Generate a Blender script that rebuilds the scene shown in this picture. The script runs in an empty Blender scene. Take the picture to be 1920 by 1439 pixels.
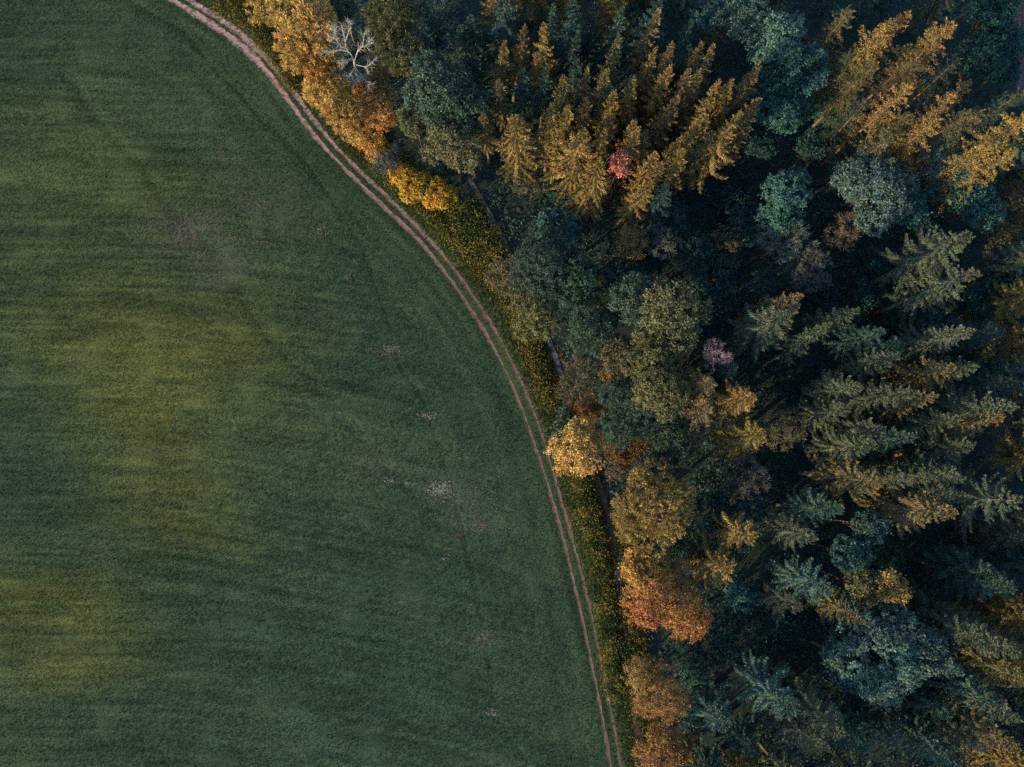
import bpy, math, random
import numpy as np
from mathutils import Vector, Matrix

# ------------------------------------------------------------------ camera, sky, sun, exposure
SC = bpy.context.scene
COL = SC.collection
CAM_H = 118.0                       # metres above the field
FPX = 1450.0                        # focal length in photograph pixels (1920 wide)
TILT = math.radians(5.5)            # the lens looks a little ahead of straight down
SUN_EL = math.radians(14.5)
SUN_DIR = Vector((-0.80, -0.60, 0)).normalized()

cam_d = bpy.data.cameras.new('camera')
cam = bpy.data.objects.new('camera', cam_d)
COL.objects.link(cam)
cam.location = (0, 0, CAM_H)
cam.rotation_euler = (TILT, 0, 0)
cam_d.sensor_width = 36.0
cam_d.lens = FPX / 1920 * 36.0
cam_d.clip_start = 1.0
cam_d.clip_end = 4000.0
SC.camera = cam

world = bpy.data.worlds.new('World')
SC.world = world
world.use_nodes = True
wn = world.node_tree.nodes
sky = wn.new('ShaderNodeTexSky')
sky.sky_type = 'NISHITA'
sky.sun_disc = False
sky.sun_elevation = SUN_EL
sky.sun_rotation = math.atan2(SUN_DIR.x, SUN_DIR.y)
sky.air_density = 1.0
sky.dust_density = 0.6
sky.ozone_density = 0.35
wn['Background'].inputs['Strength'].default_value = 0.15
world.node_tree.links.new(sky.outputs['Color'], wn['Background'].inputs['Color'])

sun_d = bpy.data.lights.new('sun', 'SUN')
sun_d.energy = 5.0
sun_d.angle = math.radians(0.6)
sun_d.color = (1.0, 0.64, 0.28)
sun = bpy.data.objects.new('sun', sun_d)
COL.objects.link(sun)
sdir = Vector((SUN_DIR.x * math.cos(SUN_EL), SUN_DIR.y * math.cos(SUN_EL), math.sin(SUN_EL)))
sun.rotation_euler = sdir.to_track_quat('Z', 'Y').to_euler()
sun.location = (-60, -60, 140)

SC.view_settings.view_transform = 'Standard'
SC.view_settings.look = 'None'
SC.view_settings.exposure = 0.85
SC.view_settings.gamma = 1.0
SC.view_settings.use_curve_mapping = False
SC.cycles.use_denoising = False
SC.cycles.max_bounces = 5
SC.cycles.diffuse_bounces = 3
SC.cycles.transmission_bounces = 3
SC.cycles.glossy_bounces = 1

# ------------------------------------------------------------------ photograph pixel <-> world
CT, ST = math.cos(TILT), math.sin(TILT)

def at(u, v, z=0.0):
    """world point at height z that lies under photograph pixel (u, v)"""
    dx, dy, dz = (u - 960.0) / FPX, -(v - 719.5) / FPX, -1.0
    wy, wz = dy * CT - dz * ST, dy * ST + dz * CT
    k = (CAM_H - z) / -wz
    return Vector((dx * k, wy * k, z))

def to_px(x, y, z=0.0):
    rz = z - CAM_H
    cy, cz = y * CT + rz * ST, -y * ST + rz * CT
    return 960.0 + FPX * x / -cz, 719.5 - FPX * cy / -cz

# ------------------------------------------------------------------ helpers
RNG = np.random.default_rng(7)

def mesh_np(name, V, F, mat=None, smooth=False, col=None):
    V = np.asarray(V, np.float32); F = np.asarray(F, np.int32)
    k = F.shape[1]
    me = bpy.data.meshes.new(name)
    me.vertices.add(len(V)); me.vertices.foreach_set('co', V.ravel())
    me.loops.add(F.size); me.loops.foreach_set('vertex_index', F.ravel())
    me.polygons.add(len(F))
    me.polygons.foreach_set('loop_start', np.arange(0, F.size, k, dtype=np.int32))
    me.polygons.foreach_set('loop_total', np.full(len(F), k, np.int32))
    if smooth:
        me.polygons.foreach_set('use_smooth', np.ones(len(F), bool))
    me.update(calc_edges=True)
    if col is not None:
        a = me.attributes.new('tone', 'FLOAT_COLOR', 'POINT')
        c = np.ones((len(V), 4), np.float32); c[:, :3] = col
        a.data.foreach_set('color', c.ravel())
    if mat:
        me.materials.append(mat)
    return me

def link(name, data, parent=None, loc=(0, 0, 0), rot=(0, 0, 0), scale=(1, 1, 1), color=None):
    o = bpy.data.objects.new(name, data)
    COL.objects.link(o)
    o.parent = parent
    o.location = loc; o.rotation_euler = rot; o.scale = scale
    if color is not None:
        o.color = (color[0], color[1], color[2], 1)
    return o

def norm(a):
    return a / np.maximum(np.linalg.norm(a, axis=-1, keepdims=True), 1e-9)

def cards(C, A, S, L, W, fold=0.12):
    """leaf cards: diamonds from base C along A (length L), width W along S, a little folded"""
    n = len(C)
    L = np.broadcast_to(np.asarray(L, float), (n,))[:, None]
    W = np.broadcast_to(np.asarray(W, float), (n,))[:, None]
    N = norm(np.cross(A, S))
    m = C + A * L * 0.5 + N * W * fold
    V = np.stack([C, m + S * W * 0.5, C + A * L, m - S * W * 0.5], 1).reshape(-1, 3)
    F = np.arange(n * 4, dtype=np.int32).reshape(n, 4)
    return V, F

def join(parts):
    Vs, Fs, o = [], [], 0
    for V, F in parts:
        if len(V) == 0: continue
        Vs.append(V); Fs.append(F + o); o += len(V)
    return np.concatenate(Vs), np.concatenate(Fs)

def tube(P, R, n=5):
    P = np.asarray(P, float); k = len(P)
    R = np.broadcast_to(np.asarray(R, float), (k,))
    T = norm(np.gradient(P, axis=0))
    ref = np.array([0.31, 0.95, 0.02]) if abs(T[0][2]) > 0.7 else np.array([0.05, 0.02, 1.0])
    U = norm(np.cross(T, ref)); W = np.cross(T, U)
    a = np.arange(n) * 2 * math.pi / n
    V = (P[:, None] + R[:, None, None] * (np.cos(a)[None, :, None] * U[:, None] + np.sin(a)[None, :, None] * W[:, None])).reshape(-1, 3)
    F = []
    for i in range(k - 1):
        for j in range(n):
            F.append((i * n + j, i * n + (j + 1) % n, (i + 1) * n + (j + 1) % n, (i + 1) * n + j))
    return V, np.array(F, np.int32)

_vn = {}
def vnoise(x, y, seed=0):
    """smooth value noise 0..1"""
    if seed not in _vn:
        _vn[seed] = np.random.default_rng(1000 + seed).random((256, 256))
    T = _vn[seed]
    xi = np.floor(x).astype(int); yi = np.floor(y).astype(int)
    fx = x - xi; fy = y - yi
    fx = fx * fx * (3 - 2 * fx); fy = fy * fy * (3 - 2 * fy)
    g = lambda a, b: T[a & 255, b & 255]
    return (g(xi, yi) * (1 - fx) + g(xi + 1, yi) * fx) * (1 - fy) + (g(xi, yi + 1) * (1 - fx) + g(xi + 1, yi + 1) * fx) * fy

def fbm(x, y, seed=0, oct=3):
    s, a, t = 0, 1.0, 0
    for i in range(oct):
        s = s + a * vnoise(x * 2 ** i, y * 2 ** i, seed + i * 17); t += a; a *= 0.55
    return s / t

# ------------------------------------------------------------------ materials
def nodes(name):
    m = bpy.data.materials.new(name); m.use_nodes = True
    nt = m.node_tree
    return m, nt, nt.nodes, nt.nodes['Principled BSDF']

def foliage_mat(name, spread=0.5, hue=0.03, trans=0.25, patch=0.5):
    """object colour, varied leaf by leaf and in soft patches through the crown"""
    m, nt, N, P = nodes(name)
    info = N.new('ShaderNodeObjectInfo')
    geo = N.new('ShaderNodeNewGeometry')
    tc = N.new('ShaderNodeTexCoord')
    noi = N.new('ShaderNodeTexNoise'); noi.inputs['Scale'].default_value = patch; noi.inputs['Detail'].default_value = 2
    nt.links.new(tc.outputs['Object'], noi.inputs['Vector'])
    val = N.new('ShaderNodeMapRange'); val.inputs['To Min'].default_value = 1 - spread; val.inputs['To Max'].default_value = 1 + spread
    nt.links.new(geo.outputs['Random Per Island'], val.inputs['Value'])
    hu = N.new('ShaderNodeMapRange'); hu.inputs['From Min'].default_value = 0.3; hu.inputs['From Max'].default_value = 0.7
    hu.inputs['To Min'].default_value = 0.5 - hue; hu.inputs['To Max'].default_value = 0.5 + hue
    nt.links.new(noi.outputs['Fac'], hu.inputs['Value'])
    hsv = N.new('ShaderNodeHueSaturation')
    nt.links.new(info.outputs['Color'], hsv.inputs['Color'])
    nt.links.new(hu.outputs['Result'], hsv.inputs['Hue'])
    n2 = N.new('ShaderNodeTexNoise'); n2.inputs['Scale'].default_value = 0.9; n2.inputs['Detail'].default_value = 2
    nt.links.new(tc.outputs['Object'], n2.inputs['Vector'])
    v2 = N.new('ShaderNodeMapRange'); v2.inputs['From Min'].default_value = 0.32; v2.inputs['From Max'].default_value = 0.68
    v2.inputs['To Min'].default_value = 0.6; v2.inputs['To Max'].default_value = 1.4
    nt.links.new(n2.outputs['Fac'], v2.inputs['Value'])
    mu = N.new('ShaderNodeMath'); mu.operation = 'MULTIPLY'
    nt.links.new(val.outputs['Result'], mu.inputs[0]); nt.links.new(v2.outputs['Result'], mu.inputs[1])
    nt.links.new(mu.outputs[0], hsv.inputs['Value'])
    nt.links.new(hsv.outputs['Color'], P.inputs['Base Color'])
    P.inputs['Roughness'].default_value = 0.75
    P.inputs['Specular IOR Level'].default_value = 0.12
    tr = N.new('ShaderNodeBsdfTranslucent')
    nt.links.new(hsv.outputs['Color'], tr.inputs['Color'])
    mx = N.new('ShaderNodeMixShader'); mx.inputs[0].default_value = trans
    nt.links.new(P.outputs[0], mx.inputs[1]); nt.links.new(tr.outputs[0], mx.inputs[2])
    nt.links.new(mx.outputs[0], N['Material Output'].inputs['Surface'])
    return m

def tone_mat(name, spread=0.25, trans=0.0, fine=6.0, bump=0.0):
    """colour stored on the mesh, with fine grain"""
    m, nt, N, P = nodes(name)
    at_ = N.new('ShaderNodeAttribute'); at_.attribute_name = 'tone'
    tc = N.new('ShaderNodeNewGeometry')
    noi = N.new('ShaderNodeTexNoise'); noi.inputs['Scale'].default_value = fine; noi.inputs['Detail'].default_value = 4
    nt.links.new(tc.outputs['Position'], noi.inputs['Vector'])
    val = N.new('ShaderNodeMapRange'); val.inputs['From Min'].default_value = 0.3; val.inputs['From Max'].default_value = 0.7
    val.inputs['To Min'].default_value = 1 - spread; val.inputs['To Max'].default_value = 1 + spread
    nt.links.new(noi.outputs['Fac'], val.inputs['Value'])
    hsv = N.new('ShaderNodeHueSaturation')
    nt.links.new(at_.outputs['Color'], hsv.inputs['Color']); nt.links.new(val.outputs['Result'], hsv.inputs['Value'])
    nt.links.new(hsv.outputs['Color'], P.inputs['Base Color'])
    P.inputs['Roughness'].default_value = 0.9
    P.inputs['Specular IOR Level'].default_value = 0.08
    if bump:
        b = N.new('ShaderNodeBump'); b.inputs['Strength'].default_value = bump; b.inputs['Distance'].default_value = 0.08
        nt.links.new(noi.outputs['Fac'], b.inputs['Height']); nt.links.new(b.outputs[0], P.inputs['Normal'])
    if trans:
        tr = N.new('ShaderNodeBsdfTranslucent'); nt.links.new(hsv.outputs['Color'], tr.inputs['Color'])
        mx = N.new('ShaderNodeMixShader'); mx.inputs[0].default_value = trans
        nt.links.new(P.outputs[0], mx.inputs[1]); nt.links.new(tr.outputs[0], mx.inputs[2])
        nt.links.new(mx.outputs[0], N['Material Output'].inputs['Surface'])
    return m

def bark_mat(name, c0, c1):
    m, nt, N, P = nodes(name)
    tc = N.new('ShaderNodeTexCoord'); mp = N.new('ShaderNodeMapping'); mp.inputs['Scale'].default_value = (6, 6, 1.2)
    noi = N.new('ShaderNodeTexNoise'); noi.inputs['Scale'].default_value = 3; noi.inputs['Detail'].default_value = 4
    cr = N.new('ShaderNodeValToRGB'); cr.color_ramp.elements[0].color = (*c0, 1); cr.color_ramp.elements[1].color = (*c1, 1)
    cr.color_ramp.elements[0].position = 0.35; cr.color_ramp.elements[1].position = 0.68
    nt.links.new(tc.outputs['Object'], mp.inputs['Vector']); nt.links.new(mp.outputs[0], noi.inputs['Vector'])
    nt.links.new(noi.outputs['Fac'], cr.inputs['Fac']); nt.links.new(cr.outputs[0], P.inputs['Base Color'])
    P.inputs['Roughness'].default_value = 0.9
    return m

M_LEAF = foliage_mat('leaves', 0.42, 0.02, 0.28, 0.35)
M_NEEDLE = foliage_mat('needles', 0.45, 0.02, 0.12, 0.5)
M_TWIG = foliage_mat('twigs', 0.4, 0.03, 0.05, 0.5)
M_BARK = bark_mat('bark', (0.06, 0.045, 0.035), (0.17, 0.13, 0.11))
M_PALE = bark_mat('bleached_wood', (0.22, 0.26, 0.29), (0.50, 0.54, 0.57))
M_FIELD = tone_mat('field_soil_and_crop', 0.35, 0, 5.0, 0.5)
M_FLOOR = tone_mat('forest_litter', 0.5, 0, 3.0, 0.6)
M_DIRT = tone_mat('track_dirt', 0.36, 0, 4.0, 0.4)
M_GRASS = tone_mat('grass_blades', 0.12, 0.25, 2.0)

# ------------------------------------------------------------------ track, read off the photograph
RUT_L = [(150,-95),(225,-52),(280,-22),(323,0),(361,23),(398,45),(429,66),(461,91),(495,125),(526,166),(551,206),(582,247),(611,281),(648,319),(689,359),(726,395),(757,422),(786,450),(825,497),(860,546),(891,592),(922,646),(944,686),(966,733),(985,783),(1001,830),(1017,877),(1033,930),(1049,980),(1061,1033),(1076,1090),(1095,1176),(1111,1255),(1126,1326),(1136,1383),(1145,1439),(1160,1530),(1175,1620)]
RUT_R = [(160,-125),(240,-78),(300,-36),(348,0),(382,16),(423,41),(461,70),(495,103),(526,137),(554,178),(586,225),(620,266),(651,300),(695,341),(742,384),(773,416),(804,448),(835,483),(860,517),(891,561),(922,608),(951,661),(976,711),(994,755),(1005,783),(1024,839),(1042,905),(1058,961),(1077,1024),(1092,1081),(1114,1176),(1129,1255),(1145,1330),(1156,1392),(1164,1439),(1178,1530),(1192,1620)]

def dense(pts, step=0.35):
    P = np.array([at(u, v)[:2] for u, v in pts])
    d = np.r_[0, np.cumsum(np.linalg.norm(np.diff(P, axis=0), axis=1))]
    t = np.arange(0, d[-1], step)
    # Catmull-like smoothing: interpolate, then box blur
    X = np.stack([np.interp(t, d, P[:, i]) for i in (0, 1)], 1)
    k = 15
    pad = np.pad(X, ((k, k), (0, 0)), mode='edge')
    ker = np.ones(2 * k + 1) / (2 * k + 1)
    Y = np.stack([np.convolve(pad[:, i], ker, 'valid') for i in (0, 1)], 1)
    return Y

PL, PR = dense(RUT_L), dense(RUT_R)
_n = 240
_res = lambda P: np.stack([np.interp(np.linspace(0, 1, _n), np.linspace(0, 1, len(P)), P[:, i]) for i in (0, 1)], 1)
PC = (_res(PL) + _res(PR)) / 2

def seg_dist(X, P, signed=False):
    """distance of points X (n,2) to polyline P; + on the forest side"""
    best = np.full(len(X), 1e9); sg = np.zeros(len(X)); al = np.zeros(len(X))
    acc = 0.0
    for i in range(len(P) - 1):
        a, b = P[i], P[i + 1]; ab = b - a; L2 = ab @ ab
        t = np.clip(((X - a) @ ab) / L2, 0, 1)
        q = a + t[:, None] * ab
        d = np.hypot(X[:, 0] - q[:, 0], X[:, 1] - q[:, 1])
        m = d < best
        best = np.where(m, d, best)
        cr = ab[0] * (X[:, 1] - a[1]) - ab[1] * (X[:, 0] - a[0])
        sg = np.where(m, np.where(cr > 0, 1, -1), sg)
        al = np.where(m, acc + t * math.sqrt(L2), al)
        acc += math.sqrt(L2)
    return (best * sg if signed else best), al

PC_FAR = np.concatenate([[PC[0] + (PC[0] - PC[12]) * 12], PC[::6], [PC[-1]], [PC[-1] + (PC[-1] - PC[-12]) * 12]])

# ------------------------------------------------------------------ field colour
TRAM = np.array([at(u, v)[:2] for u, v in [(150,-60),(240,0),(300,38),(345,60),(372,98),(400,130),(450,180),(480,218),(530,262),(570,305),(610,360),(640,410),(680,470),(700,530),(717,575),(728,610),(734,640),(744,680),(765,715),(785,740),(800,775),(812,815),(828,865),(850,930),(872,1030),(890,1110),(908,1190),(918,1270),(926,1340),(955,1390),(985,1430),(1010,1500)]])
TRAM2 = np.array([at(u, v)[:2] for u, v in [(110,130),(170,220),(215,270),(265,320),(300,380),(345,430),(400,480),(440,540),(470,600),(520,660),(580,720),(640,790),(700,860),(760,920),(800,960)]])
# bare patches: u, v, radius px, strength, tint (0 pale grey, 1 reddish)
BARE = [(825,918,17,1.0,0.1),(803,781,9,.75,.1),(731,655,13,.7,.35),(730,900,6,.6,.1),(768,908,5,.6,.1),(345,430,20,.45,1),(325,415,12,.4,1),(505,449,8,.45,1),(420,283,5,.7,1),(385,310,14,.3,1),(400,338,6,.4,1),(600,436,12,.35,.2),(650,520,10,.35,.8),(908,1196,12,.75,.6),(895,990,24,.35,.9),(860,1005,13,.45,1),(890,920,26,.22,.5),(923,1335,10,.6,.1),(838,1046,9,.45,.2),(232,830,7,.35,1),(875,1120,10,.3,1),(630,775,16,.2,.4),(440,440,14,.25,.9),(360,445,10,.5,1),(480,385,18,.3,.3)]
# straw-yellow zones of the crop: u, v, ru, rv, strength
STRAW = [(290,715,180,75,.6),(275,830,110,80,.6),(330,960,120,60,.5),(60,1130,170,45,.9),(140,1220,150,50,.55),(120,1260,90,28,.5),(250,640,240,60,.4),(90,250,160,60,.25),(120,420,260,90,.3),(330,370,200,60,.25),(470,660,160,60,.25),(430,560,160,50,.25),(150,560,200,60,.3),(350,1010,160,40,.35),(620,880,170,60,.15)]

def field_tone(x, y, rnd=None):
    u, v = to_px(x, y)
    X = np.stack([x, y], 1)
    sd, al = seg_dist(X, PC_FAR, True)
    # sowing lines: level on the left, falling towards the right, along the track near it
    s = v - 0.00019 * np.clip(u - 150, 0, None) ** 2 + 14 * vnoise(u / 260, v / 200, 5)
    near = np.clip(1 - (-sd) / 16, 0, 1)
    st = (fbm(u / 110 + 3, s / 4.6, 1, 2) - 0.5) * (1 - near) + (fbm(al / 16, -sd / 0.9, 2, 2) - 0.5) * near
    big = fbm(u / 330 + 9, s / 110, 7, 3) - 0.5
    fine = fbm(u / 26, s / 9, 11, 2) - 0.5
    straw = np.zeros_like(u)
    for (a, b, ra, rb, k) in STRAW:
        straw = straw + 0.8 * k * np.exp(-((u - a) / (ra * 1.15)) ** 2 - ((s + 0.00019 * np.clip(a - 150, 0, None) ** 2 - b) / (rb * 1.35)) ** 2)
    straw = np.clip(straw * (0.55 + 1.2 * (fbm(u / 90, s / 14, 21, 3))) + 0.35 * big + 0.25 * st, 0, 1)
    g = np.array([0.040, 0.083, 0.049]); yel = np.array([0.100, 0.124, 0.042])
    rows = np.sin(2 * math.pi * s / 8.5 + 2.2 * vnoise(u / 200, s / 40, 15)) * np.clip(fbm(u / 140, s / 22, 16, 2) * 2 - 0.55, 0, 1) * (1 - near)
    lum = 1 + 0.9 * st + 0.40 * big + 0.2 * fine + (0.30 * rows * np.clip(1.25 - u / 1000, 0.3, 1) if rnd is not None else 0)
    c = (g[None] * (1 - straw[:, None]) + yel[None] * straw[:, None]) * np.clip(lum, 0.35, 2)[:, None]
    # slightly bluer, thinner crop towards the lower right
    blu = np.clip((u - 350) / 700 + (v - 700) / 1400, 0, 1)[:, None]
    c = c * (1 - 0.0 * blu) * np.array([1, 1, 1])[None] * (1 - blu) + c * np.array([0.92, 0.98, 1.10])[None] * blu
    # worn wheel lines
    for P, w, k in ((TRAM, 0.26, 0.6), (TRAM2, 0.6, 0.32), (TRAM2 + np.array([1.3, 0.9]), 0.5, -0.25), (TRAM + np.array([0.55, 0.35]), 0.3, -0.3)):
        d, a2 = seg_dist(X, P)
        brk = 0.45 + 0.55 * fbm(a2 / 4.0, a2 * 0 + 3.3, 31, 2)
        c = c * (1 - k * brk * np.exp(-(d / w) ** 2))[:, None]
    # thin crop, soil tint
    for (a, b, r_, k) in ((350,430,70,.4),(420,505,60,.3),(890,965,60,.3),(835,920,45,.3),(490,390,80,.2),(600,600,50,.12),(905,1200,30,.25),(735,660,28,.3),(720,870,60,.15)):
        e = (k * np.exp(-((u - a) / r_) ** 2 - ((v - b) / (r_ * 0.6)) ** 2) * (0.4 + 1.2 * fbm(u / 18, s / 7, 18, 2)))[:, None]
        c = c * (1 - e) + np.array([0.115, 0.125, 0.12]) * e
    # thin places where soil and chalky stones show
    bare = np.zeros_like(u); red = np.zeros_like(u)
    for (a, b, r, k, t) in BARE:
        e = k * np.exp(-(((u - a) / (r * 1.25)) ** 2 + ((v - b) / (r * 0.75)) ** 2))
        bare = bare + e; red = red + e * t
    t = (red / np.maximum(bare, 1e-4))[:, None]
    sp = rnd if rnd is not None else vnoise(x * 4.5, y * 4.5, 41)
    hit = np.clip((bare - sp * 0.85) * 3.0, 0, 1)[:, None] * (1.0 if rnd is not None else 0.22)
    soil = np.array([0.50, 0.54, 0.52])[None] * (1 - t) + np.array([0.36, 0.20, 0.19])[None] * t
    c = c * (1 - hit) + soil * hit
    # grass of the headland beside the track
    hd = np.clip(1 - np.abs(sd) / 2.6, 0, 1)[:, None]
    c = c * (1 - hd) + c * np.array([0.95, 0.92, 0.72])[None] * hd
    return c, hit[:, 0]

# verge / forest-floor tone
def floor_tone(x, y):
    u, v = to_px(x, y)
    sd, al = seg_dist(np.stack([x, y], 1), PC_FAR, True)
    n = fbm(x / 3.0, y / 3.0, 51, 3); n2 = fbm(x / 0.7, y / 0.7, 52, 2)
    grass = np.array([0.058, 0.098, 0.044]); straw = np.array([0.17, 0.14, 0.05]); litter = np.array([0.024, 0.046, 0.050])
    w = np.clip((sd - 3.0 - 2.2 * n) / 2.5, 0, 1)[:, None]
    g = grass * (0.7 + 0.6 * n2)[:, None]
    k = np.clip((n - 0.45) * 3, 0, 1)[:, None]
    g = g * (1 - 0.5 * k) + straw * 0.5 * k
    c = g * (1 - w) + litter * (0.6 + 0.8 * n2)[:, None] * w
    # strip of ploughed land beyond the wood, top right corner
    pl = np.clip((u - 1893 - (v - 40) * 0.10) / 6, 0, 1)[:, None] * (v < 200)[:, None]
    c = c * (1 - pl) + np.array([0.12, 0.085, 0.095]) * (0.8 + 0.4 * (np.sin(u / 2.2) > 0))[:, None] * pl
    return c

# ------------------------------------------------------------------ ground sheets
STEP = 0.5
gx = np.arange(-112, 112.1, STEP); gy = np.arange(-78, 118.1, STEP)
GX, GY = np.meshgrid(gx, gy)
fx, fy = GX.ravel(), GY.ravel()
SD, AL = seg_dist(np.stack([fx, fy], 1), PC_FAR, True)
rel = 0.10 * (fbm(fx / 4, fy / 4, 61, 3) - 0.5) * np.clip((np.abs(SD) - 2.2) / 2, 0, 1)
idx = np.arange(len(fx)).reshape(GX.shape)
Q = np.stack([idx[:-1, :-1], idx[:-1, 1:], idx[1:, 1:], idx[1:, :-1]], -1).reshape(-1, 4)
qs = SD[Q].mean(1)
def sub_mesh(name, sel, tone, mat):
    F = Q[sel]; used = np.unique(F); mp = np.zeros(len(fx), np.int32); mp[used] = np.arange(len(used))
    V = np.stack([fx[used], fy[used], rel[used]], 1)
    return link(name, mesh_np(name, V, mp[F], mat, True, tone(fx[used], fy[used])))
o = sub_mesh('field', qs < 1.0, lambda x, y: field_tone(x, y)[0], M_FIELD); o['kind'] = 'structure'
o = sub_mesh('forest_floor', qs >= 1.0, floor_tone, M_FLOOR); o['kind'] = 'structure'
big = [(-900, -900, -.4), (900, -900, -.4), (900, 900, -.4), (-900, 900, -.4)]
o = link('ground', mesh_np('ground', big, [(0, 1, 2, 3)], M_FLOOR, False, np.array([[0.05, 0.075, 0.045]] * 4))); o['kind'] = 'structure'

# the two wheel ruts and the footpath: shallow strips with ragged edges
def strip(name, P, w0, wfun, tone, z, mat, seed):
    k = len(P); T = norm(np.gradient(P, axis=0)); N = np.stack([-T[:, 1], T[:, 0]], 1)
    s = np.arange(k) * 0.35
    cols = 5; V = []; C = []
    for j in range(cols):
        f = j / (cols - 1) * 2 - 1
        jit = 0 if abs(f) < 0.9 else 0.30 * (fbm(s / 0.8, s * 0 + j * 7.7, seed + j, 2) - 0.5)
        off = f * w0 * wfun(s) + jit
        p = P + N * np.asarray(off).reshape(-1, 1) if np.ndim(off) else P + N * off
        zz = z - 0.02 * (1 - f * f)
        V.append(np.column_stack([p, np.full(k, zz)])); C.append(tone(p[:, 0], p[:, 1], s, f))
    V = np.stack(V, 1).reshape(-1, 3); C = np.stack(C, 1).reshape(-1, 3)
    i = np.arange((k - 1) * cols).reshape(k - 1, cols)[:, :-1].ravel()
    F = np.stack([i, i + 1, i + 1 + cols, i + cols], 1)
    o = link(name, mesh_np(name, V, F, mat, True, C)); o['kind'] = 'structure'
    return o

def rut_tone(x, y, s, f):
    u, v = to_px(x, y)
    pale = np.clip(1 - (v - 60) / 500, 0, 1)[:, None]
    n = fbm(x / 0.8, y / 0.8, 71, 3)[:, None]; m = fbm(s / 5, s * 0 + 1.5, 73, 2)[:, None]
    a = np.array([0.17, 0.122, 0.14]) * (1 - pale) + np.array([0.36, 0.27, 0.30]) * pale
    c = a * (0.55 + 0.5 * n + 0.4 * m)
    gr = np.clip((fbm(x / 0.35, y / 0.35, 75, 2) - 0.60 + 0.26 * abs(f)) * 5, 0, 1)[:, None] * 0.85
    return c * (1 - gr) + np.array([0.07, 0.075, 0.045]) * gr

def rut_w(P):
    def w(s):
        u, v = to_px(P[:, 0], P[:, 1])
        return np.interp(v, [-100, 0, 60, 140, 300, 700, 1439], [1, 1, 1.5, 1.3, 0.85, 0.68, 0.60]) * (0.55 + 0.9 * fbm(s / 2.0, s * 0 + 9, 77, 3))
    return w
strip('dirt_track', PL, 0.40, rut_w(PL), rut_tone, 0.022, M_DIRT, 81)
strip('dirt_track', PR, 0.38, rut_w(PR), rut_tone, 0.022, M_DIRT, 91)
PATH = dense([(868,318),(888,350),(905,380),(922,410),(940,440),(958,480),(985,545),(1015,605),(1033,640),(1048,690),(1065,760),(1090,830),(1118,890),(1135,945),(1147,990),(1155,1050),(1163,1110),(1170,1170),(1175,1230),(1177,1280),(1188,1340),(1198,1390),(1208,1439),(1222,1520)])
def path_tone(x, y, s, f):
    u, v = to_px(x, y)
    pale = (np.exp(-((v - 390) / 70) ** 2) + 0.7 * np.exp(-((v - 670) / 35) ** 2))[:, None]
    n = fbm(x / 0.5, y / 0.5, 95, 2)[:, None]
    ctr = 1 if abs(f) < 0.6 else 0.35
    stone = np.clip((n - 0.52) * 8, 0, 1)
    c = np.array([0.085, 0.055, 0.05]) * (0.6 + n) * (1 - pale * ctr) + (np.array([0.11, 0.085, 0.095]) * (1 - stone) + np.array([0.42, 0.42, 0.46]) * stone) * pale * ctr
    return c
strip('footpath', PATH, 0.42, lambda s: 0.85 + 0.3 * fbm(s / 2, s * 0, 97, 2), path_tone, 0.075, M_DIRT, 99)

# ------------------------------------------------------------------ grasses (stuff)
def blades(x, y, h, w, tone, z=0.0, lean=0.5, per=2, rng=RNG):
    n = len(x); out_v = []; out_c = []
    for i in range(per):
        a = rng.random(n) * 2 * math.pi; b = rng.random(n) * 2 * math.pi
        hh = h * rng.uniform(0.6, 1.2, n); ln = lean * hh * rng.uniform(0.2, 1.3, n)
        px_, py_ = x + rng.normal(0, 0.04, n), y + rng.normal(0, 0.04, n)
        dx, dy = np.cos(a) * w / 2, np.sin(a) * w / 2
        zb = z * np.ones(n)
        V = np.stack([np.stack([px_ - dx, py_ - dy, zb], 1), np.stack([px_ + dx, py_ + dy, zb], 1),
                      np.stack([px_ + np.cos(b) * ln, py_ + np.sin(b) * ln, zb + hh], 1)], 1)
        out_v.append(V.reshape(-1, 3))
        c = tone * rng.uniform(0.72, 1.3, n)[:, None]
        out_c.append(np.repeat(c, 3, 0))
    V = np.concatenate(out_v); C = np.concatenate(out_c)
    return V, np.arange(len(V), dtype=np.int32).reshape(-1, 3), C

n = 620000
x = RNG.uniform(-92, 40, n); y = RNG.uniform(-60, 98, n)
u, v = to_px(x, y)
sdp, alp = seg_dist(np.stack([x, y], 1), PC_FAR, True)
dl = seg_dist(np.stack([x, y], 1), PL[::4])[0]; dr = seg_dist(np.stack([x, y], 1), PR[::4])[0]
keep = (sdp < 1.6) & (u > -130) & (u < 1260) & (v > -130) & (v < 1570) & (dl > 0.42) & (dr > 0.42)
x, y, sdp = x[keep], y[keep], sdp[keep]
c, hit = field_tone(x, y, RNG.random(len(x)))
keep = hit < 0.8
x, y, c, sdp = x[keep], y[keep], c[keep], sdp[keep]
spk = RNG.random(len(x))[:, None]
c = c * np.where(spk < 0.24, np.array([[2.5, 1.5, 0.75]]), np.where(spk > 0.80, np.array([[0.9, 1.25, 1.7]]), np.where(spk > 0.55, 0.78, 0.98)))
V, F, C = blades(x, y, 0.09, 0.12, c * 1.08, 0.0, 1.0)
o = link('field_crop', mesh_np('field_crop', V, F, M_GRASS, False, C)); o['kind'] = 'stuff'
o['label'] = 'low green cereal crop with yellowish streaks covering the field left of the track'; o['category'] = 'crop'

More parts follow.
